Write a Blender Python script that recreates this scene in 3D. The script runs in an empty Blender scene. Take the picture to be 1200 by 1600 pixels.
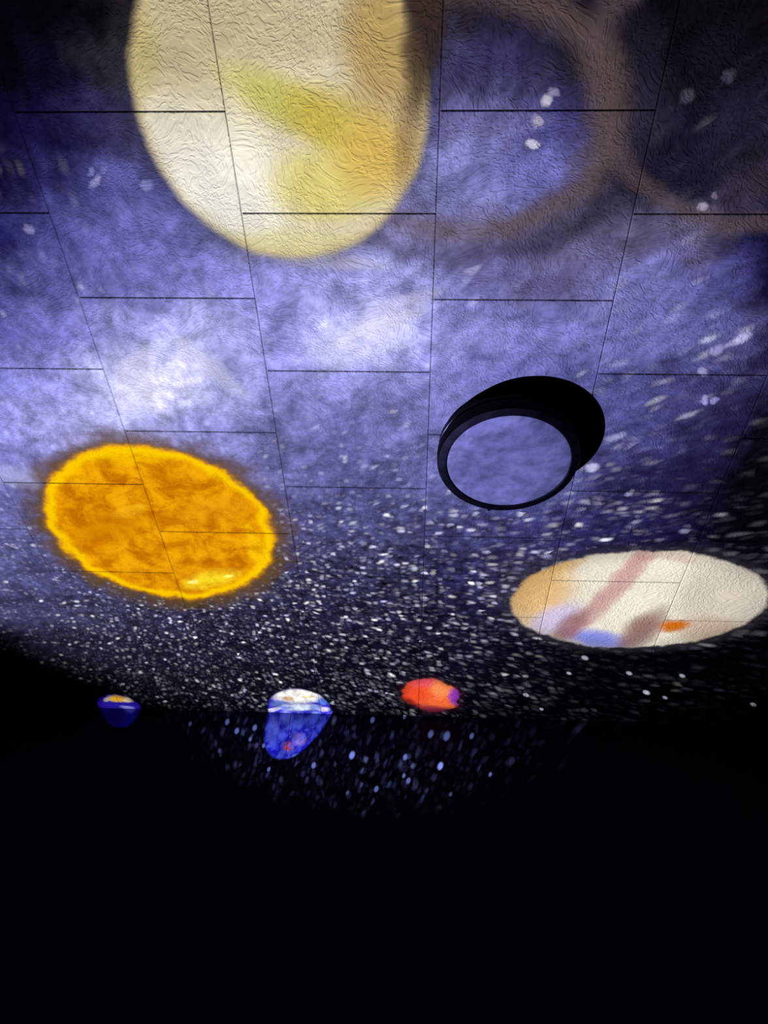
import bpy, bmesh, math, random
from mathutils import Matrix, Vector

# ------------------------------------------------------------------ camera
# origin = the camera; the ceiling plane lies CEIL metres above it, the far wall WALL_Y ahead
scene = bpy.context.scene
CEIL, WALL_Y = 1.93967, 3.55222
PITCH, YAW, ROLL, FOC = .74962, -.0516, .05127, 1235.41
fw = Vector((math.sin(YAW)*math.cos(PITCH), math.cos(YAW)*math.cos(PITCH), math.sin(PITCH)))
r0 = Vector((math.cos(YAW), -math.sin(YAW), 0)); u0 = r0.cross(fw)
rt = r0*math.cos(ROLL) + u0*math.sin(ROLL); up = u0*math.cos(ROLL) - r0*math.sin(ROLL)
cd = bpy.data.cameras.new('camera'); cam = bpy.data.objects.new('camera', cd)
scene.collection.objects.link(cam); scene.camera = cam
cam.matrix_world = Matrix(((rt.x, up.x, -fw.x, 0), (rt.y, up.y, -fw.y, 0), (rt.z, up.z, -fw.z, 0), (0, 0, 0, 1)))
cd.sensor_fit = 'VERTICAL'; cd.sensor_height = 36.0; cd.lens = 36.0*FOC/1600; cd.clip_start = .02

# ------------------------------------------------------------------ world, exposure
w = bpy.data.worlds.new('dark_room'); scene.world = w; w.use_nodes = True
w.node_tree.nodes['Background'].inputs[0].default_value = (0, 0, 0, 1)
w.node_tree.nodes['Background'].inputs[1].default_value = 0
vs = scene.view_settings
vs.view_transform = 'Standard'; vs.look = 'None'; vs.exposure = 0; vs.gamma = 1; vs.use_curve_mapping = False
scene.cycles.diffuse_bounces = 2; scene.cycles.max_bounces = 3

# ------------------------------------------------------------------ the star projector: a lamp throwing a slide of the planets
# The slide is laid out in metres on the ceiling it falls on; P is the projector, H the height it throws.
PX, PY, H = -.99, 2.42, 1.70
ROWS=[(0.486,[(-0.91,(2,2,6),0.0),(-0.742,(4,4,10),0.0),(-0.645,(24,22,24),0.0),(0.055,(33,28,38),0.012),(0.19,(26,23,38),0.012),(0.324,(18,16,28),0.012),(0.511,(11,10,16),0.0),(0.723,(10,8,13),0.0)]),(0.61,[(-0.958,(3,3,10),0.0),(-0.81,(10,9,28),0.0),(-0.678,(42,40,48),0.0),(0.06,(52,51,80),0.012),(0.188,(48,46,85),0.024),(0.316,(38,36,54),0.012),(0.484,(20,18,30),0.012),(0.554,(10,8,16),0.0),(0.763,(18,16,28),0.012)]),(0.748,[(-1.011,(8,7,34),0.012),(-0.886,(20,18,58),0.024),(-0.761,(46,44,86),0.024),(-0.652,(60,58,86),0.012),(0.051,(100,98,150),0.024),(0.186,(100,98,150),0.036),(0.306,(66,64,120),0.06),(0.455,(54,50,70),0.012),(0.603,(20,18,36),0.024),(0.809,(30,28,46),0.024)]),(0.87,[(-1.058,(16,14,50),0.048),(-0.91,(42,40,94),0.06),(-0.763,(76,75,138),0.072),(-0.633,(92,92,158),0.036),(0.008,(132,132,192),0.036),(0.166,(122,122,188),0.036),(0.307,(100,100,168),0.036),(0.432,(60,56,78),0.012),(0.556,(26,24,42),0.024),(0.695,(26,24,44),0.072),(0.849,(44,38,50),0.012)]),(1.005,[(-1.111,(30,28,80),0.024),(-0.972,(66,65,126),0.036),(-0.8,(92,92,160),0.036),(-0.595,(106,106,176),0.024),(-0.375,(150,148,196),0.024),(-0.056,(148,148,208),0.036),(0.077,(112,110,158),0.036),(0.242,(84,80,112),0.024),(0.406,(70,68,92),0.012),(0.553,(82,80,110),0.012),(0.732,(84,78,104),0.024),(0.861,(20,18,52),0.0)]),(1.154,[(-1.168,(54,53,108),0.06),(-0.986,(86,86,152),0.12),(-0.768,(106,106,178),0.09),(-0.535,(128,128,202),0.09),(-0.304,(148,148,218),0.09),(-0.092,(158,158,222),0.09),(0.118,(112,110,170),0.15),(0.309,(96,93,142),0.06),(0.516,(110,108,164),0.09),(0.738,(98,97,166),0.21),(0.874,(60,58,116),0.12),(0.941,(14,12,40),0.03)]),(1.32,[(-1.233,(86,86,158),0.09),(-1.02,(116,116,192),0.09),(-0.791,(158,158,222),0.09),(-0.62,(176,176,234),0.09),(-0.412,(138,138,210),0.06),(-0.244,(180,180,240),0.09),(-0.095,(194,194,246),0.06),(0.072,(136,136,206),0.09),(0.347,(118,118,190),0.09),(0.565,(108,108,176),0.09),(0.781,(92,92,154),0.21),(0.924,(78,76,130),0.3),(0.995,(36,34,70),0.12)]),(1.505,[(-1.305,(122,122,200),0.135),(-1.1,(148,148,222),0.135),(-0.835,(214,214,250),0.135),(-0.654,(188,188,238),0.135),(-0.454,(136,136,206),0.09),(-0.177,(146,146,218),0.135),(0.059,(128,128,200),0.135),(0.292,(104,104,176),0.045),(0.6,(80,80,142),0.18),(0.772,(62,60,112),0.36),(0.942,(50,48,92),0.158),(1.055,(28,27,58),0.047)]),(1.686,[(-1.375,(134,134,206),0.135),(-1.18,(160,160,226),0.135),(-0.986,(176,176,232),0.135),(-0.73,(150,150,218),0.135),(-0.477,(120,120,184),0.18),(-0.226,(104,104,168),0.225),(0.023,(110,110,172),0.225),(0.229,(90,90,154),0.018),(0.514,(86,86,146),0.018),(0.655,(70,69,126),0.27),(0.835,(50,48,98),0.27),(0.975,(34,32,72),0.063),(1.074,(6,6,16),0.016)]),(1.888,[(-1.454,(112,112,180),0.18),(-1.316,(116,116,180),0.18),(-0.502,(104,104,162),0.24),(-0.324,(88,88,144),0.3),(-0.104,(86,86,142),0.36),(0.071,(96,96,156),0.24),(0.287,(94,94,160),0.03),(0.545,(82,82,140),0.042),(0.631,(58,56,108),0.6),(0.801,(40,38,84),0.42),(0.969,(26,24,58),0.105),(1.095,(4,4,10),0.042)]),(2.15,[(-1.557,(92,92,150),0.34),(-1.408,(88,88,140),0.425),(-0.511,(80,80,130),0.51),(-0.297,(70,70,118),0.595),(-0.015,(60,60,104),0.68),(0.218,(62,62,112),0.68),(0.449,(48,46,96),0.68),(0.678,(34,32,78),0.68),(0.904,(20,18,54),0.51),(1.084,(8,7,22),0.149),(1.218,(3,3,8),0.089)]),(2.451,[(-1.675,(84,84,136),0.4),(-1.462,(72,72,118),0.5),(-1.197,(66,66,108),0.6),(-0.572,(50,50,84),0.9),(-0.317,(44,44,76),1.0),(-0.013,(36,36,66),1.0),(0.238,(34,32,72),1.0),(0.436,(50,48,76),0.7),(0.878,(14,12,40),0.7),(1.359,(2,2,6),0.14)]),(2.709,[(-1.777,(58,58,98),0.4),(-1.494,(58,58,94),0.6),(-1.213,(46,46,76),0.8),(-0.824,(36,36,62),1.0),(-0.442,(28,28,54),1.0),(-0.118,(26,26,52),1.0),(0.202,(20,20,46),1.0),(0.465,(10,9,32),0.9),(0.803,(4,4,14),0.6),(1.442,(1,1,2),0.105)]),(3.0,[(-1.893,(12,12,20),0.15),(-1.711,(28,28,48),0.3),(-1.29,(26,26,46),0.6),(-0.875,(22,22,42),0.75),(-0.467,(15,15,34),0.75),(-0.066,(11,11,28),0.75),(0.33,(9,8,26),0.304),(0.719,(3,3,10),0.053),(1.265,(1,1,2),0.03)]),(3.273,[(-1.808,(1,1,2),0.0),(-1.552,(10,10,18),0.225),(-1.204,(14,14,26),0.45),(-0.737,(9,9,20),0.675),(-0.127,(6,6,18),0.675),(0.351,(4,4,16),0.27),(0.762,(1,1,3),0.053),(1.195,(0,0,1),0.038),(1.621,(0,0,0),0.023)]),(3.586,[(-1.758,(0,0,0),0.0),(-1.25,(1,1,4),0.131),(-0.917,(3,3,12),0.188),(-0.265,(2,2,8),0.188),(0.525,(0,0,2),0.068),(1.138,(0,0,0),0.004)]),(3.871,[(-1.019,(0,0,0),0.112),(0.128,(0,0,0),0.169),(1.041,(0,0,0),0.008)])]
SAT=[([-0.5442,0.5309,0.1861,0.11,3.0326],(180,166,130),0.85,0,1.5),([-0.319,0.5324,0.1685,0.0738,3.1213],(186,172,138),0.8,0,1.5),([-0.5257,0.9032,0.1698,0.158,-3.0838],(240,236,226),0.9,0,1.5),([-0.6125,0.7767,0.1028,0.0827,2.4943],(226,220,206),0.5,0,1.4),([-0.6277,0.594,0.0812,0.0366,1.8711],(176,162,96),0.6,0,1.5),([-0.3084,0.6972,0.1421,0.0506,-2.6685],(186,180,82),0.85,0,1.5),([-0.1768,0.7551,0.1327,0.0701,-2.5489],(196,174,70),0.85,0,1.5),([-0.2318,0.8866,0.1288,0.0812,3.0942],(214,202,104),0.8,0,1.5),([-0.0821,0.5586,0.1628,0.0842,1.5914],(172,142,78),0.9,0,1.5),([-0.1021,0.8231,0.0944,0.0922,2.5531],(206,170,84),0.8,0,1.5),([-0.3459,1.051,0.2055,0.0477,3.1317],(214,206,152),0.8,0,1.4),([-0.0174,0.7193,0.1567,0.0359,1.7074],(140,112,70),0.7,0,1.5)]
SUNS=[([-0.8087,2.4929,0.1451,0.0521,2.7441],(255,226,40),0.9,0.1,1.2),([-0.8764,2.5075,0.0242,0.0163,2.9077],(255,255,150),0.9,0.2,1),([-0.7402,2.4702,0.0237,0.0161,2.9349],(255,255,120),0.9,0.2,1),([-1.0471,2.1031,0.0774,0.0297,2.7008],(255,196,30),0.7,0.1,1.3),([-0.9658,1.8293,0.1115,0.0356,3.0919],(246,196,0),0.5,0.1,1.3),([-0.6025,2.3084,0.1439,0.0366,1.4989],(255,205,10),0.7,0.1,1.3),([-1.2015,1.91,0.0631,0.0508,1.8254],(255,196,0),0.6,0.1,1.3),([-0.8749,2.4336,0.1551,0.0482,3.0872],(236,160,10),0.5,0.1,1.2),([-1.173,2.2122,0.1791,0.0901,2.585],(206,120,0),0.6,0.1,1.3),([-0.738,2.0958,0.1778,0.0636,2.831],(226,150,16),0.5,0.1,1.3)]
JUP=[([1.2394,2.5734,0.3121,0.1667,1.1804],(206,194,182),0.8,0.1,1.3),([1.2781,2.7961,0.2099,0.0987,-2.7515],(190,164,140),0.8,0.1,1.3),([0.4583,2.4943,0.2486,0.1546,1.4015],(228,176,98),0.85,0,1.5),([0.5392,2.3717,0.1518,0.0597,2.5124],(226,180,110),0.7,0.1,1.3),([0.5956,2.7196,0.1167,0.0703,2.1269],(204,192,236),0.8,0,1.5),([0.7881,2.8533,0.152,0.0579,-2.8258],(86,104,226),0.8,0,1.4),([0.7875,2.5252,0.3007,0.0447,1.9236],(196,146,148),0.85,0,1.5),([0.6618,2.7725,0.1163,0.0544,1.9756],(150,96,104),0.85,0,1.5),([0.9649,2.7845,0.1457,0.0677,1.847],(134,92,90),0.9,0,1.5),([0.8527,2.3053,0.0921,0.0348,2.2185],(206,150,150),0.6,0.1,1.4),([1.0846,2.7428,0.0683,0.0521,2.8819],(200,108,22),1.0,0.3,1.2),([0.9707,2.302,0.1024,0.0276,-2.8814],(222,196,184),0.7,0.1,1.4)]
MAR=[([0.0089,3.354,0.1308,0.0793,1.5831],(236,72,40),0.9,0.2,1.3),([0.0674,3.2408,0.0775,0.0511,3.0768],(232,84,100),0.85,0.2,1.3),([0.1441,3.3005,0.0897,0.0527,1.4336],(250,146,84),0.9,0.1,1.3),([0.1268,3.5137,0.1099,0.0551,-2.8513],(110,18,58),0.95,0.2,1.4),([-0.0057,3.4455,0.0652,0.0423,-2.0387],(120,24,30),0.8,0.2,1.3),([0.2197,3.3677,0.0819,0.0342,1.4404],(140,56,190),0.95,0.4,1.3)]
EAR=[([-0.548,3.399,0.1259,0.0722,3.0205],(255,252,240),0.95,0.5,1.2),([-0.5975,3.4258,0.0321,0.024,2.8802],(196,150,100),0.9,0.3,1.2),([-0.5016,3.4028,0.0314,0.0181,3.0242],(206,190,110),0.7,0.3,1.2),([-0.6473,3.4776,0.0459,0.0363,2.7768],(96,116,186),0.9,0.3,1.3),([-0.4267,3.4419,0.0374,0.0248,1.7429],(90,130,230),0.9,0.3,1.2),([-0.5422,3.5037,0.1088,0.0377,3.0711],(214,226,236),0.8,0.3,1.2),([-0.6228,3.5141,0.0386,0.0157,3.0586],(110,130,220),0.8,0.3,1.2),([-0.6893,3.5365,0.0503,0.0172,2.7161],(236,230,255),0.9,0.3,1.2),([-0.429,3.5169,0.0323,0.025,2.8974],(220,216,250),0.9,0.3,1.2),([-0.4721,3.5001,0.0294,0.0245,2.7458],(110,140,225),0.8,0.3,1.2)]
EARW=[([-0.6546,3.6093,0.0519,0.0219,0.8771],(150,160,240),0.9,0.2,1.25),([-0.6076,3.5711,0.0387,0.0242,-2.5957],(150,165,250),0.85,0.2,1.3),([-0.5365,3.5943,0.0345,0.0263,2.8186],(130,150,245),0.85,0.2,1.3),([-0.4702,3.5733,0.0339,0.0258,2.12],(120,150,250),0.85,0.2,1.3),([-0.4232,3.597,0.0289,0.0183,1.5834],(120,140,240),0.6,0.2,1.3),([-0.6498,3.6482,0.0636,0.0197,0.9133],(130,145,235),0.85,0.2,1.3),([-0.5952,3.6417,0.0321,0.0193,0.7571],(120,140,240),0.7,0.2,1.3),([-0.4966,3.661,0.0377,0.0218,-2.8062],(250,200,235),0.8,0.0,1.4),([-0.5352,3.6921,0.0317,0.0195,-2.7064],(250,90,20),1.0,0.3,1.3),([-0.4759,3.7309,0.0249,0.0133,2.9714],(170,190,240),0.8,0.2,1.3),([-0.5577,3.724,0.021,0.0156,1.5819],(130,150,220),0.7,0.2,1.3),([-0.5205,3.5646,0.023,0.0107,0.8856],(30,24,170),0.8,0.2,1.3),([-0.7193,3.5612,0.037,0.0149,3.0819],(50,36,190),0.8,0.2,1.3)]
NEP=[([-1.4486,3.4675,0.0504,0.032,-3.1406],(214,164,30),0.95,0.3,1.3),([-1.5007,3.4701,0.0383,0.0169,2.3427],(170,160,150),0.8,0.3,1.2),([-1.395,3.4711,0.0344,0.0235,2.1483],(216,190,160),0.9,0.3,1.2),([-1.419,3.5554,0.0347,0.022,-2.9043],(120,118,190),0.9,0.3,1.2),([-1.4853,3.5931,0.067,0.0348,3.105],(14,6,60),0.8,0.2,1.3)]
BLUR=[([0.2836,0.6921,0.013,0.0112,0.9742],(196,190,205),0.75,0,1.5),([0.268,0.7315,0.0124,0.0109,-2.5322],(190,180,200),0.6,0,1.5),([0.2695,0.7811,0.0138,0.0103,-2.9783],(210,206,232),0.8,0,1.4),([0.2989,0.6756,0.0117,0.0081,-3.0032],(150,146,180),0.7,0,1.5),([0.7097,0.935,0.0149,0.0112,0.8015],(170,160,180),0.8,0,1.4),([0.7328,0.9054,0.0092,0.0069,0.7785],(120,112,130),0.7,0,1.4),([0.605,0.6726,0.0154,0.0121,2.8392],(70,66,84),0.7,0,1.5),([0.685,0.6396,0.0147,0.0121,1.5654],(66,62,80),0.7,0,1.5),([-0.8114,0.8787,0.0204,0.0087,2.642],(150,148,200),0.75,0,1.4),([-0.819,0.8544,0.0147,0.0085,2.598],(130,128,190),0.7,0,1.4),([-0.6843,0.8803,0.0163,0.0103,2.5743],(140,140,205),0.7,0,1.4),([-1.0279,1.0042,0.0173,0.0129,2.2422],(140,138,190),0.7,0,1.4),([0.9215,1.3324,0.0263,0.0166,2.3674],(190,188,235),0.8,0,1.4),([0.8771,1.3658,0.0202,0.0168,2.7828],(160,158,214),0.7,0,1.4),([0.851,1.4505,0.0181,0.0136,0.8694],(160,158,214),0.7,0,1.4),([0.9158,1.5462,0.016,0.0107,1.0446],(150,148,214),0.8,0,1.4),([0.8865,1.5516,0.0184,0.011,1.1496],(160,158,220),0.9,0,1.4),([0.1468,1.1143,0.0205,0.0115,2.7357],(170,168,214),0.6,0,1.4),([0.5935,1.8445,0.0257,0.0176,-3.0203],(210,210,250),0.7,0,1.3),([0.7391,1.9638,0.0173,0.0127,2.4442],(190,190,236),0.8,0,1.3),([0.641,1.7069,0.0276,0.0141,2.7539],(170,170,220),0.6,0,1.4),([-0.1705,1.3537,0.1377,0.0641,2.6893],(216,216,250),0.45,0,1.5),([-0.113,1.3026,0.1335,0.0167,2.7328],(222,220,240),0.5,0,1.5),([-0.6232,1.4508,0.1177,0.0336,-2.2366],(226,226,252),0.55,0,1.5),([-0.872,1.5398,0.1087,0.0759,2.0976],(226,226,252),0.5,0,1.4),([-0.8221,1.4175,0.1132,0.0244,2.6605],(206,206,244),0.5,0,1.5),([-0.0573,1.2345,0.1106,0.0283,2.7338],(196,194,226),0.5,0,1.5),([-1.3908,1.9294,0.1288,0.0475,-2.9377],(216,216,250),0.3,0,1.5),([-0.5858,1.4624,0.1225,0.0504,1.7717],(112,112,182),0.35,0,1.5),([0.4642,1.151,0.2463,0.0163,2.6132],(78,74,116),0.35,0,1.5),([-0.2293,1.0971,0.1213,0.0189,3.1353],(190,188,216),0.6,0,1.5),([0.7828,1.8856,0.1862,0.0746,2.5795],(20,18,56),0.5,0,1.5),([0.3781,1.1515,0.1501,0.0281,2.6207],(84,80,122),0.5,0,1.6)]
ST=[([0.0378,2.9024,0.0068,0.0066,2.3291],0.7),([-0.1163,3.3482,0.0081,0.0073,1.8657],0.7),([0.3514,3.7592,0.0244,0.0109,-2.4239],1.0),([-0.1704,3.721,0.0205,0.0123,-2.3036],0.9),([0.123,3.7229,0.0178,0.009,-2.3869],0.6),([-0.5953,3.7975,0.0119,0.0087,1.1141],0.7),([-0.3512,3.7729,0.0164,0.0108,0.9435],0.6),([0.1921,3.8099,0.0146,0.0071,-2.3648],0.5),([0.2399,3.8347,0.0201,0.0096,-2.3664],0.5),([0.091,3.8825,0.0201,0.0103,-2.3047],0.5),([0.6662,3.7917,0.0163,0.0061,-2.4744],0.5),([0.5501,3.8982,0.0171,0.0069,-2.4138],0.35),([-0.0641,3.9077,0.0148,0.0082,0.8994],0.35),([-0.1717,3.5747,0.0144,0.0086,-2.3944],0.7),([0.256,3.6291,0.0256,0.0119,-2.46],0.5),([0.1675,3.6231,0.0207,0.0101,-2.4447],0.5),([0.3821,3.6264,0.0176,0.0076,-2.4851],0.45),([-0.902,3.5966,0.0121,0.0109,1.3592],0.8),([-0.8401,3.6311,0.0127,0.011,1.2541],0.8),([-1.0923,3.6079,0.0093,0.0082,1.9236],0.7),([-1.2146,3.4809,0.0125,0.0093,2.2424],0.7),([-0.9053,3.7174,0.0104,0.0088,1.4535],0.5),([-0.5813,3.6764,0.0106,0.008,1.0009],0.6),([-0.6725,3.6895,0.0105,0.0083,1.0908],0.6),([0.6326,3.4627,0.0137,0.008,-2.1567],0.49),([0.544,3.3341,0.0196,0.0117,-2.1658],0.49),([0.7144,3.1335,0.0155,0.009,-2.2309],0.49),([0.9818,3.1216,0.019,0.0105,-2.269],0.49),([1.0951,3.2842,0.0235,0.0126,-2.2542],0.63),([1.1906,3.3262,0.0172,0.009,-2.259],0.35),([1.6121,3.3706,0.0216,0.0105,-2.3004],0.56),([1.221,3.1326,0.0194,0.0102,-2.2958],0.42),([0.7646,3.0041,0.0209,0.0121,-2.2637],0.49),([-0.7515,3.6163,0.0127,0.0107,1.0909],0.8),([-0.756,3.6638,0.01,0.0083,1.1581],0.6),([-0.0237,3.5598,0.0111,0.0061,-2.4373],0.6),([-0.38,3.4457,0.0085,0.0073,1.9987],0.63)]
WEDGE=[0.0068,0.5222,0.1815,0.0372,1.6487]
MASK={'sat': [-0.325,0.7,0.342,0.385,0.0],'sun': [-0.945,2.2,0.428,0.428,0.0],'jup': [0.905,2.592,0.505,0.322,0.0],'mars': [0.0944,3.3588,0.1563,0.1335,1.0233],'earth': [-0.55,3.54,0.158,0.208,0.0],'nep': [-1.46,3.53,0.105,0.1,0.0],'ring': [0.0952,0.7339,0.3527,0.2728,-3.054],'ring2': [0.7427,0.6799,0.3799,0.2756,-2.608]}

def lin(c):
    return tuple((v/255/12.92 if v <= 10.3 else ((v/255+.055)/1.055)**2.4) for v in c)
ld = bpy.data.lights.new('star_projector_lamp', 'POINT'); lamp = bpy.data.objects.new('star_projector_lamp', ld)
scene.collection.objects.link(lamp); lamp.location = (PX, PY, CEIL-H)
ld.shadow_soft_size = 0.0; ld.energy = 100.0; ld.use_nodes = True
nt = ld.node_tree; nt.nodes.clear()
def N(t, **k):
    n = nt.nodes.new(t)
    for a, b in k.items(): setattr(n, a, b)
    return n
def put(n, i, v):
    if isinstance(v, bpy.types.NodeSocket): nt.links.new(v, n.inputs[i])
    else: n.inputs[i].default_value = v
def MA(op, a, b=0.0, c=0.0, clamp=False):
    n = N('ShaderNodeMath', operation=op, use_clamp=clamp); put(n, 0, a); put(n, 1, b); put(n, 2, c); return n.outputs[0]
def VM(op, a, b=(0, 0, 0), s=None):
    n = N('ShaderNodeVectorMath', operation=op); put(n, 0, a); put(n, 1, b)
    if s is not None: put(n, 3, s)
    return n.outputs[1] if op == 'LENGTH' else n.outputs[0]
def sep(v):
    n = N('ShaderNodeSeparateXYZ'); put(n, 0, v); return n.outputs
def comb(x, y, z=0.0):
    n = N('ShaderNodeCombineXYZ'); put(n, 0, x); put(n, 1, y); put(n, 2, z); return n.outputs[0]
def ramp01(v, a, b, lo=0.0, hi=1.0, kind='SMOOTHSTEP'):
    n = N('ShaderNodeMapRange', interpolation_type=kind); put(n, 0, v); put(n, 1, a); put(n, 2, b); put(n, 3, lo); put(n, 4, hi); return n.outputs[0]
def MIX(f, a, b):
    n = N('ShaderNodeMix', data_type='RGBA'); n.inputs[0].default_value = 0; put(n, 0, f); put(n, 6, a if isinstance(a, bpy.types.NodeSocket) else (*a, 1)); put(n, 7, b if isinstance(b, bpy.types.NodeSocket) else (*b, 1)); return n.outputs[2]
def NOISE(v, s, d=2.0, r=.5, dist=0.0, color=False):
    n = N('ShaderNodeTexNoise', noise_dimensions='2D'); put(n, 'Vector', v); put(n, 'Scale', s); put(n, 'Detail', d); put(n, 'Roughness', r); put(n, 'Distortion', dist)
    return n.outputs['Color' if color else 'Fac']
def DOT(v, k):
    n = N('ShaderNodeVectorMath', operation='DOT_PRODUCT'); put(n, 0, v); put(n, 1, k); return n.outputs[1]
def D2(v, e):                                     # squared elliptical distance, 1 on the ellipse's rim; v = (x, y, 1)
    c, s = math.cos(e[4]), math.sin(e[4])
    a = DOT(v, (c/e[2], s/e[2], -(c*e[0]+s*e[1])/e[2])); b = DOT(v, (-s/e[3], c/e[3], (s*e[0]-c*e[1])/e[3]))
    return MA('MULTIPLY_ADD', a, a, MA('MULTIPLY', b, b))
def DIST(v, e): return MA('SQRT', D2(v, e))
def ELL(v, e, s=1.0, si=.2, so=1.2): return ramp01(D2(v, e), so*so, si*si, 0.0, s)
def SCL(c, f):                                    # a colour times a number
    n = N('ShaderNodeMix', data_type='RGBA', clamp_factor=False); put(n, 0, f); n.inputs[6].default_value = (0, 0, 0, 1)
    put(n, 7, c if isinstance(c, bpy.types.NodeSocket) else (*c, 1)); return n.outputs[2]
def ADDC(a, b):
    n = N('ShaderNodeMix', data_type='RGBA', blend_type='ADD'); put(n, 0, 1.0); put(n, 6, a); put(n, 7, b); return n.outputs[2]
geo = N('ShaderNodeTexCoord'); nrm = geo.outputs['Normal']
SIGN = 1.0
d = VM('SCALE', nrm, s=SIGN)
x, y, z = sep(d)
zc = MA('MAXIMUM', z, .05)
cx = MA('MULTIPLY_ADD', MA('DIVIDE', x, zc), H, PX)
cy = MA('MULTIPLY_ADD', MA('DIVIDE', y, zc), H, PY)
C = comb(cx, cy, 1.0)
zz = MA('ADD', z, 1.0)
Q = comb(MA('MULTIPLY', MA('DIVIDE', x, zz), 2*H), MA('MULTIPLY', MA('DIVIDE', y, zz), 2*H))     # even scale on the lens
ql = VM('LENGTH', Q)
Qs = VM('ADD', VM('SCALE', Q, s=MA('DIVIDE', 1.0, MA('MULTIPLY_ADD', ql, .22, 1.0))), VM('SCALE', VM('SUBTRACT', NOISE(Q, 14.0, 1.0, .5, color=True), (.5, .5, .5)), s=.018))     # stars draw out into dashes away from the lamp's axis
wn = VM('SUBTRACT', NOISE(C, 9.0, 4.0, .6, color=True), (.5, .5, .5))
def WARP(k): return VM('ADD', C, VM('MULTIPLY', wn, (k, k, 0)))
Cw = WARP(.16); Cs = WARP(.05)
# strength of the beam: even over the ceiling, an added boost on the far wall; a round stop cuts its rim
t2 = MA('DIVIDE', MA('SUBTRACT', 1.0, MA('MULTIPLY', zc, zc)), MA('MULTIPLY', zc, zc))
K = 10.0
edge = ramp01(D2(Cw, (0.12, 1.55, 2.36, 2.40, 0)), 1.10, .84)
beam = MA('MULTIPLY', MA('MULTIPLY', MA('POWER', MA('ADD', t2, 1.0), 1.5), ramp01(cy, 3.5, 3.7, 1.0, 3.0)), K)
power = MA('MULTIPLY', beam, edge)
def EM(c, power=power):
    n = N('ShaderNodeEmission'); put(n, 0, c if isinstance(c, bpy.types.NodeSocket) else (*c, 1)); put(n, 1, power); return n.outputs[0]
def OVER(f, a, b):
    n = N('ShaderNodeMixShader'); put(n, 0, f); nt.links.new(a, n.inputs[1]); nt.links.new(b, n.inputs[2]); return n.outputs[0]
# nebula: rows across the ceiling, each a ramp of colours, blended row to row
XA, XB = -2.2, 2.2
rx_ = ramp01(sep(Cw)[0], XA, XB, kind='LINEAR'); ry_ = sep(Cw)[1]
col = None; star = None
for i, (ym, st) in enumerate(ROWS):
    n = N('ShaderNodeValToRGB'); n.color_ramp.interpolation = 'LINEAR'; put(n, 0, rx_)
    el = n.color_ramp.elements
    while len(el) < len(st): el.new(.5)
    for e, (X, c, s) in zip(el, st):
        e.position = min(1, max(0, (X-XA)/(XB-XA)))
    for e, (X, c, s) in zip(el, st):
        e.color = (*lin(c), s)
    if col is None: col, star = n.outputs[0], n.outputs[1]
    else:
        f = ramp01(ry_, ROWS[i-1][0], ym)
        col = MIX(f, col, n.outputs[0])
        m = N('ShaderNodeMix', data_type='FLOAT'); put(m, 0, f); put(m, 2, star); put(m, 3, n.outputs[1]); star = m.outputs[0]
n1 = NOISE(Q, 7.0, 5.0, .62, .6)
n2 = NOISE(Q, 26.0, 3.0, .65)
mod = MA('MULTIPLY', ramp01(n1, .25, .75, .55, 1.5, 'LINEAR'), ramp01(n2, .25, .75, .68, 1.34, 'LINEAR'))
col = SCL(col, mod)
# stars
def STARL(scale, rad, pw, gain, off, tint):
    v = N('ShaderNodeTexVoronoi', voronoi_dimensions='2D', feature='F1', distance='MINKOWSKI'); v.inputs['Exponent'].default_value = 3.0; put(v, 'Vector', VM('ADD', Qs, off)); put(v, 'Scale', scale); put(v, 'Randomness', 1.0)
    rr = N('ShaderNodeSeparateColor'); put(rr, 0, v.outputs['Color'])
    b = MA('MULTIPLY', MA('POWER', rr.outputs[0], pw), gain)
    s = ramp01(v.outputs['Distance'], rad*1.1, rad*.1)
    return SCL(MIX(rr.outputs[1], tint[0], tint[1]), MA('MULTIPLY', MA('MULTIPLY', s, b), star))
patch = NOISE(Qs, 40.0, 2.0, .6)
col = SCL(col, MA('MULTIPLY_ADD', MA('SUBTRACT', patch, .5), MA('MULTIPLY', star, 3.0), 1.0))
sn2 = NOISE(Qs, 16.0, 1.0, .5)
star = MA('MULTIPLY', star, ramp01(sn2, .25, .7, .35, 1.35))
stars = STARL(52.0, .48, 6.0, .85, (0, 0, 0), ((.62, .64, 1.0), (.95, .93, 1.0)))
stars = ADDC(stars, STARL(78.0, .5, 3.0, .22, (3.1, 1.7, 0), ((.6, .62, 1.0), (.8, .8, 1))))
stars = ADDC(stars, STARL(27.0, .24, 7.0, 1.5, (7.3, 4.1, 0), ((.75, .8, 1.0), (1, .97, .85))))
col = ADDC(col, stars)
def ring(col, e, stops):
    dd = DIST(Cs, e)
    for r_, wd, c, s in stops:
        f = ramp01(MA('ABSOLUTE', MA('SUBTRACT', dd, r_)), wd, 0.0, 0.0, s)
        col = MIX(f, col, lin(c))
    return col
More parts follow.
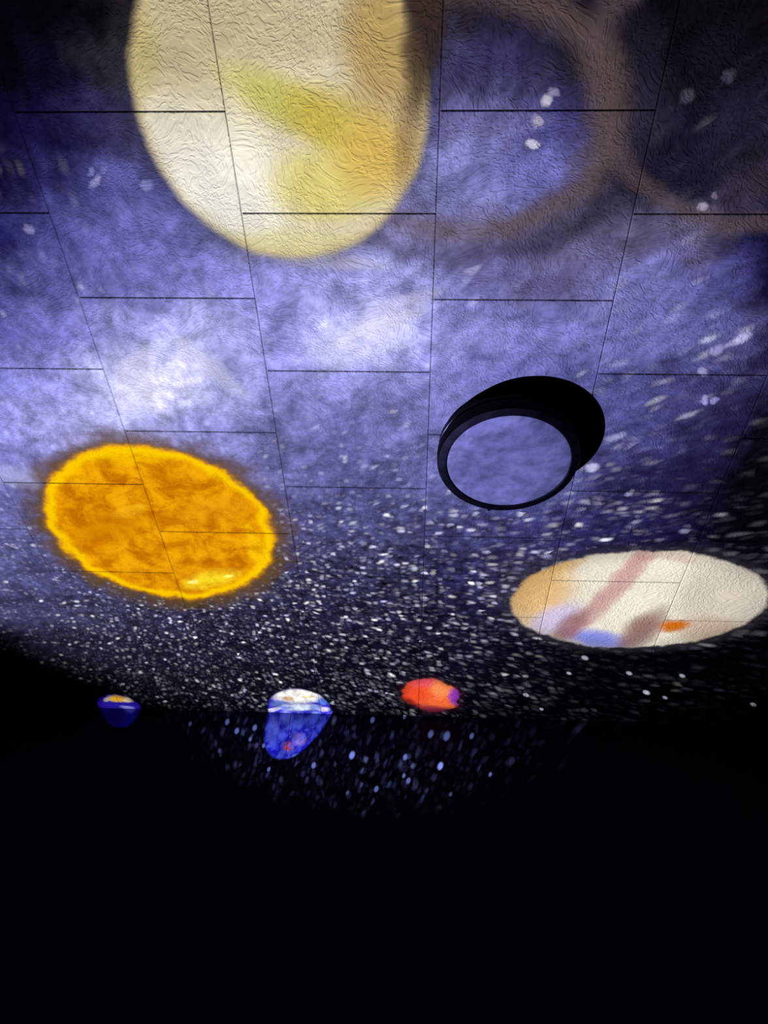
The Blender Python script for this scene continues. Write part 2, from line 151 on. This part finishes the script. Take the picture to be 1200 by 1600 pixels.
# near the far wall: single bright stars; overhead: rings and soft, out of focus patches
low = col
for e, b in ST: low = MIX(ELL(C, e, .9, .2, 1.3), low, (.75*b, .8*b, 1.0*b))
high = ring(col, MASK['ring'], ((1.0, .22, (98, 80, 74), .6), (1.26, .2, (32, 28, 46), .5)))
high = ring(high, MASK['ring2'], ((1.0, .15, (86, 70, 72), .6),))
for e, c, s, si, so in BLUR: high = MIX(ELL(Cs, e, s, si, so), high, lin(c))
high = MIX(ramp01(D2(Cs, MASK['sat']), 1.45, .9, 0.0, .55), high, lin((40, 38, 48)))
sky = OVER(MA('GREATER_THAN', cy, 2.75), EM(high), EM(low))
def body(sh, mask, soft, base, spots, v, halo=None, grade=None, pw=None):
    dd = D2(v, mask); m = ramp01(dd, (1+soft)**2, (1-soft)**2)
    if halo: sh = OVER(ramp01(D2(Cs, mask), halo[0]**2, halo[1]**2, 0.0, halo[3]), sh, EM(lin(halo[2])))
    c = base
    for e, cc, s, si, so in spots: c = MIX(ELL(v, e, s, si, so), c, lin(cc))
    if grade: c = grade(c, dd)
    return OVER(m, sh, EM(c, pw or power))
# ringed giant
def g_sat(c, dd):
    c = SCL(c, ramp01(n1, .2, .8, .84, 1.14, 'LINEAR')); return MIX(ramp01(dd, .8, 1.0, 0.0, .55), c, lin((190, 168, 118)))
sky = body(sky, MASK['sat'], .045, lin((214, 203, 170)), SAT, WARP(.02), None, g_sat)
sky = OVER(ELL(Cs, WEDGE, .93, .3, 1.45), sky, EM(lin((54, 40, 36))))
# sun
sky = OVER(ramp01(D2(VM('ADD', C, VM('MULTIPLY', wn, (.15, .15, 0))), MASK['sun']), 1.6, .98, 0.0, .88), sky, EM(lin((98, 72, 34))))
def g_sun(c, dd):
    sn = NOISE(C, 11.0, 6.0, .66, .3)
    c = MIX(ramp01(sn, .30, .70), lin((192, 106, 0)), lin((244, 168, 8)))
    c = MIX(ramp01(dd, .62, .90, 0.0, .5), c, lin((240, 166, 0)))
    c = MIX(ramp01(MA('ABSOLUTE', MA('SUBTRACT', dd, .88)), .13, 0.0, 0.0, .85), c, lin((255, 208, 0)))
    for e, cc, s, si, so in SUNS: c = MIX(MA('MULTIPLY', ELL(Cs, e, s, si, so), ramp01(sn, .3, .6, .4, 1.0)), c, lin(cc))
    return MIX(ramp01(dd, .93, 1.07, 0.0, .9), c, lin((128, 84, 6)))
sky = body(sky, MASK['sun'], .05, (0, 0, 0), [], VM('ADD', C, VM('MULTIPLY', wn, (.07, .07, 0))), None, g_sun)
# banded giant
sky = body(sky, MASK['jup'], .03, lin((236, 228, 210)), JUP, Cs, (1.22, .98, (50, 46, 56), .5),
    lambda c, dd: SCL(SCL(c, ramp01(n1, .2, .8, .88, 1.08, 'LINEAR')), ramp01(dd, 1.0, .5, .72, 1.0)))
# red planet
sky = body(sky, MASK['mars'], .06, lin((240, 104, 52)), MAR, WARP(.06), (1.3, .95, (50, 14, 24), .5), lambda c, dd: SCL(c, ramp01(dd, 1.0, .4, .65, 1.0)))
def g_earth(c, dd):
    f = ramp01(NOISE(Cs, 30.0, 3.0, .6, .5), .42, .66, 0.0, .7)
    c = MIX(MA('MULTIPLY', f, ramp01(cy, 3.52, 3.56)), c, lin((140, 150, 246)))
    return SCL(c, ramp01(n2, .25, .75, .55, 1.5, 'LINEAR'))
# blue planet with clouds, falling half on the ceiling and half on the wall
sky = body(sky, MASK['earth'], .04, lin((50, 42, 190)), EAR+EARW, WARP(.018), None, g_earth)
# small dark blue planet
sky = OVER(MA('MULTIPLY', MA('GREATER_THAN', edge, 0.0), MA('GREATER_THAN', z, .1)), EM((0, 0, 0)), sky)
sky = body(sky, MASK['nep'], .08, lin((34, 20, 140)), NEP, WARP(.04), None, lambda c, dd: SCL(c, ramp01(dd, 1.0, .3, .5, 1.0)), MA('MULTIPLY', beam, 1.0))
nt.links.new(sky, N('ShaderNodeOutputLight').inputs[0])

# ------------------------------------------------------------------ materials
def mat(name, color, rough=.8, spec=.3, build=None):
    m = bpy.data.materials.new(name); m.use_nodes = True; b = m.node_tree.nodes['Principled BSDF']
    b.inputs['Base Color'].default_value = (*color, 1); b.inputs['Roughness'].default_value = rough
    b.inputs['Specular IOR Level'].default_value = spec
    if build: build(m.node_tree, b)
    return m
def worm(nt, b):
    # embossed worm-like plaster relief of the foam tiles
    L = nt.links.new; nd = nt.nodes.new
    tc = nd('ShaderNodeTexCoord'); oi = nd('ShaderNodeObjectInfo')
    off = nd('ShaderNodeVectorMath'); off.operation = 'SCALE'; off.inputs[0].default_value = (37, 53, 0); L(oi.outputs['Random'], off.inputs['Scale'])
    ad = nd('ShaderNodeVectorMath'); ad.operation = 'ADD'; L(tc.outputs['Object'], ad.inputs[0]); L(off.outputs[0], ad.inputs[1])
    # direction field: stretch coordinates along a slowly turning direction
    lo = nd('ShaderNodeTexNoise'); lo.inputs['Scale'].default_value = 5; lo.inputs['Detail'].default_value = 1; L(ad.outputs[0], lo.inputs['Vector'])
    sc = nd('ShaderNodeVectorMath'); sc.operation = 'SCALE'; sc.inputs['Scale'].default_value = .22; L(lo.outputs['Color'], sc.inputs[0])
    a2 = nd('ShaderNodeVectorMath'); a2.operation = 'ADD'; L(ad.outputs[0], a2.inputs[0]); L(sc.outputs[0], a2.inputs[1])
    n1 = nd('ShaderNodeTexNoise'); n1.inputs['Scale'].default_value = 62; n1.inputs['Detail'].default_value = 1; n1.inputs['Roughness'].default_value = .45; n1.inputs['Distortion'].default_value = 1.1; L(a2.outputs[0], n1.inputs['Vector'])
    s1 = nd('ShaderNodeMath'); s1.operation = 'SUBTRACT'; s1.inputs[1].default_value = .5; L(n1.outputs['Fac'], s1.inputs[0])
    ab = nd('ShaderNodeMath'); ab.operation = 'ADD'; ab.inputs[1].default_value = 0; L(s1.outputs[0], ab.inputs[0])
    mr = nd('ShaderNodeMapRange'); mr.interpolation_type = 'SMOOTHSTEP'; mr.inputs[1].default_value = -.12; mr.inputs[2].default_value = .14; L(ab.outputs[0], mr.inputs[0])
    n2 = nd('ShaderNodeTexNoise'); n2.inputs['Scale'].default_value = 130; n2.inputs['Detail'].default_value = 2; L(ad.outputs[0], n2.inputs['Vector'])
    mx = nd('ShaderNodeMath'); mx.operation = 'MULTIPLY_ADD'; mx.inputs[1].default_value = .35; L(n2.outputs['Fac'], mx.inputs[0]); L(mr.outputs[0], mx.inputs[2])
    bp = nd('ShaderNodeBump'); bp.inputs['Strength'].default_value = BUMP; bp.inputs['Distance'].default_value = .0012
    L(mx.outputs[0], bp.inputs['Height']); L(bp.outputs[0], b.inputs['Normal'])
BUMP = 1.0
def grain(scale, k):
    def f(nt, b):
        n = nt.nodes.new('ShaderNodeTexNoise'); n.inputs['Scale'].default_value = scale
        tc = nt.nodes.new('ShaderNodeTexCoord'); nt.links.new(tc.outputs['Object'], n.inputs['Vector'])
        bp = nt.nodes.new('ShaderNodeBump'); bp.inputs['Strength'].default_value = k; bp.inputs['Distance'].default_value = .001
        nt.links.new(n.outputs['Fac'], bp.inputs['Height']); nt.links.new(bp.outputs[0], b.inputs['Normal'])
    return f
M_tile = mat('foam_tile', (.12, .12, .12), .85, .0, worm)
M_back = mat('ceiling_adhesive', (.11, .11, .11), .9, 0)
M_wall = mat('blue_wallpaper', (.013, .015, .036), .9, .0, grain(180, .3))
M_dark = mat('dark_wallpaper', (.02, .02, .025), .9, .0, grain(180, .3))
M_floor = mat('dark_floor', (.05, .04, .035), .7, .1, grain(30, .2))
M_trim = mat('white_trim', (.12, .12, .12), .6, .1, grain(60, .1))
M_black = mat('black_lamp_plastic', (.0007, .0007, .0009), .55, .05, grain(300, .05))
M_lip = mat('lamp_lip', (.02, .02, .022), .35, .1, grain(300, .05))
M_diff = mat('frosted_diffuser', (.105, .105, .107), .6, .05, grain(500, .05))

# ------------------------------------------------------------------ builders
def link(name, me, m, parent=None):
    o = bpy.data.objects.new(name, me); scene.collection.objects.link(o); me.materials.append(m)
    if parent: o.parent = parent
    return o
def mesh(name, v, f, smooth=False):
    me = bpy.data.meshes.new(name); me.from_pydata(v, [], f); me.update()
    if smooth: me.polygons.foreach_set('use_smooth', [True]*len(me.polygons))
    return me
def box(name, x0, x1, y0, y1, z0, z1, m, parent=None):
    v = [(x, y, z) for z in (z0, z1) for x, y in ((x0, y0), (x1, y0), (x1, y1), (x0, y1))]
    return link(name, mesh(name, v, [(3, 2, 1, 0), (4, 5, 6, 7), (0, 1, 5, 4), (1, 2, 6, 5), (2, 3, 7, 6), (3, 0, 4, 7)]), m, parent)
def lathe(name, prof, m, parent, seg=96):
    v = []; f = []
    for i in range(seg):
        a = 2*math.pi*i/seg
        v += [(r*math.cos(a), r*math.sin(a), z) for r, z in prof]
    n = len(prof)
    for i in range(seg):
        j = (i+1) % seg
        for k in range(n-1): f.append((i*n+k, j*n+k, j*n+k+1, i*n+k+1))
    me = mesh(name, v, f, True); bm = bmesh.new(); bm.from_mesh(me)
    bmesh.ops.remove_doubles(bm, verts=bm.verts, dist=1e-5); bmesh.ops.recalc_face_normals(bm, faces=bm.faces)
    for e in bm.edges:
        if len(e.link_faces) == 2 and e.calc_face_angle() > math.radians(35): e.smooth = False
    bm.to_mesh(me); bm.free()
    return link(name, me, m, parent)

# ------------------------------------------------------------------ room
RX, RB, FZ = 2.45, -1.6, -1.0
TT = .0035                                          # tile thickness
ceiling = box('ceiling', -RX-.1, RX+.1, RB-.1, WALL_Y+.1, CEIL+TT, CEIL+.15, M_back); ceiling['kind'] = 'structure'
floor = box('floor', -RX-.1, RX+.1, RB-.1, WALL_Y+.1, FZ-.1, FZ, M_floor)
wl = box('wall_left', -RX-.1, -RX, RB, WALL_Y, FZ, CEIL+TT, M_dark)
wr = box('wall_right', RX, RX+.1, RB, WALL_Y, FZ, CEIL+TT, M_dark)
wb = box('wall_back', -RX-.1, RX+.1, RB-.1, RB, FZ, CEIL+TT, M_dark)
wf = box('wall_front', -RX-.1, RX+.1, WALL_Y+.004, WALL_Y+.1, FZ, CEIL+TT, M_dark)
for o in (floor, wl, wr, wb, wf): o['kind'] = 'structure'
# wallpaper strips with fine seams
SEAM = -.5935
xs = [-RX] + [SEAM+1.06*k for k in range(-1, 3)] + [RX]
for a, b in zip(xs, xs[1:]):
    g = .0015; c = .001
    v = [(a+g, WALL_Y+.004, FZ), (b-g, WALL_Y+.004, FZ), (b-g, WALL_Y+.004, CEIL), (a+g, WALL_Y+.004, CEIL),
         (a+g, WALL_Y+.001, FZ), (b-g, WALL_Y+.001, FZ), (b-g, WALL_Y+.001, CEIL), (a+g, WALL_Y+.001, CEIL),
         (a+g+c, WALL_Y, FZ), (b-g-c, WALL_Y, FZ), (b-g-c, WALL_Y, CEIL), (a+g+c, WALL_Y, CEIL)]
    f = [(8, 9, 10, 11), (0, 4, 7, 3), (4, 8, 11, 7), (5, 1, 2, 6), (9, 5, 6, 10), (0, 1, 5, 4), (4, 5, 9, 8), (3, 7, 6, 2), (7, 11, 10, 6)]
    link('wallpaper_strip', mesh('wallpaper_strip', v, f), M_wall, wf)
# thin caulked edge where ceiling meets the far wall
tr = box('trim_1', -RX, RX, WALL_Y-.006, WALL_Y, CEIL-.005, CEIL, M_trim); tr['kind'] = 'structure'

# ceiling tiles: half-metre foam squares laid in staggered rows, columns running to the far wall
def colx(k, y):
    a, b = {-4: (-2.98, .0055), -3: (-2.48, .0055), -2: (-1.976, .0055), -1: (-1.471, .0055), 0: (-.9661, .0055), 1: (-.4603, .0043), 2: (.0474, -.0024), 3: (.5422, .0005),
            4: (1.044, -.0002), 5: (1.545, 0), 6: (2.047, 0), 7: (2.55, 0)}[k]
    return a+b*y
OY = .70921
GAP, BEV = .0014, .0018
for k in range(-4, 7):
    par = 0 if k % 2 == 0 else .25
    ys = []; yy = OY+par-.5*8
    while yy < WALL_Y+.5: ys.append(yy); yy += .5
    for y0, y1 in zip(ys, ys[1:]):
        y0, y1 = max(y0, RB), min(y1, WALL_Y)
        if y1-y0 < .02: continue
        cs = []
        for (kk, yv, sx, sy) in ((k, y0, 1, 1), (k+1, y0, -1, 1), (k+1, y1, -1, -1), (k, y1, 1, -1)):
            cs.append((min(RX, max(-RX, colx(kk, yv))), yv, sx, sy))
        if cs[1][0]-cs[0][0] < .03: continue
        mx, my = sum(c[0] for c in cs)/4, (y0+y1)/2
        v = []
        for ins, zz_ in ((GAP+BEV, 0), (GAP, BEV*.9), (GAP, TT)):
            v += [(c[0]+c[2]*ins-mx, c[1]+c[3]*ins-my, zz_) for c in cs]
        f = [(3, 2, 1, 0)]
        for b in (0, 4):
            f += [(b+i, b+(i+1) % 4, b+4+(i+1) % 4, b+4+i) for i in range(4)]
        f.append((8, 9, 10, 11))
        t = link('ceiling_tile', mesh('ceiling_tile', v, f), M_tile, ceiling); t.location = (mx, my, CEIL)

# ------------------------------------------------------------------ ceiling lamp
root = bpy.data.objects.new('ceiling_light', None); scene.collection.objects.link(root)
root.location = (.2985, 1.742, CEIL); root['label'] = 'round black flush ceiling light with frosted white disc, unlit'; root['category'] = 'ceiling light'
LR = .2265; D = .097
lathe('base', [(0, 0), (.214, 0), (.221, -.012), (.221, -.036), (.217, -.040), (.200, -.042), (.200, -.050), (0, -.050)], M_black, root)
lathe('ring', [(.198, -.050), (LR-.002, -.050), (LR, -.052), (LR, -.084), (LR-.004, -.092), (.2045, -.0965), (.199, -D), (.1965, -.0955), (.1965, -.088), (.198, -.050)], M_black, root)
lathe('trim_lip', [(.2215, -.034), (.2235, -.0355), (.2235, -.0375), (.2205, -.0395), (.2175, -.0395), (.2175, -.034), (.2215, -.034)], M_lip, root)
df = lathe('diffuser', [(0, -.0985), (.08, -.0978), (.15, -.0962), (.190, -.0945), (.1962, -.0925), (.1962, -.089), (0, -.089)], M_diff, root)
df['label'] = 'frosted white disc'
# small release catch on the rim towards the far wall
a = math.radians(101)
kb = lathe('catch', [(0, -.008), (.0045, -.007), (.006, -.004), (.006, .004), (0, .005)], M_black, root, 20)
kb.location = (LR*math.cos(a), LR*math.sin(a), -.085)
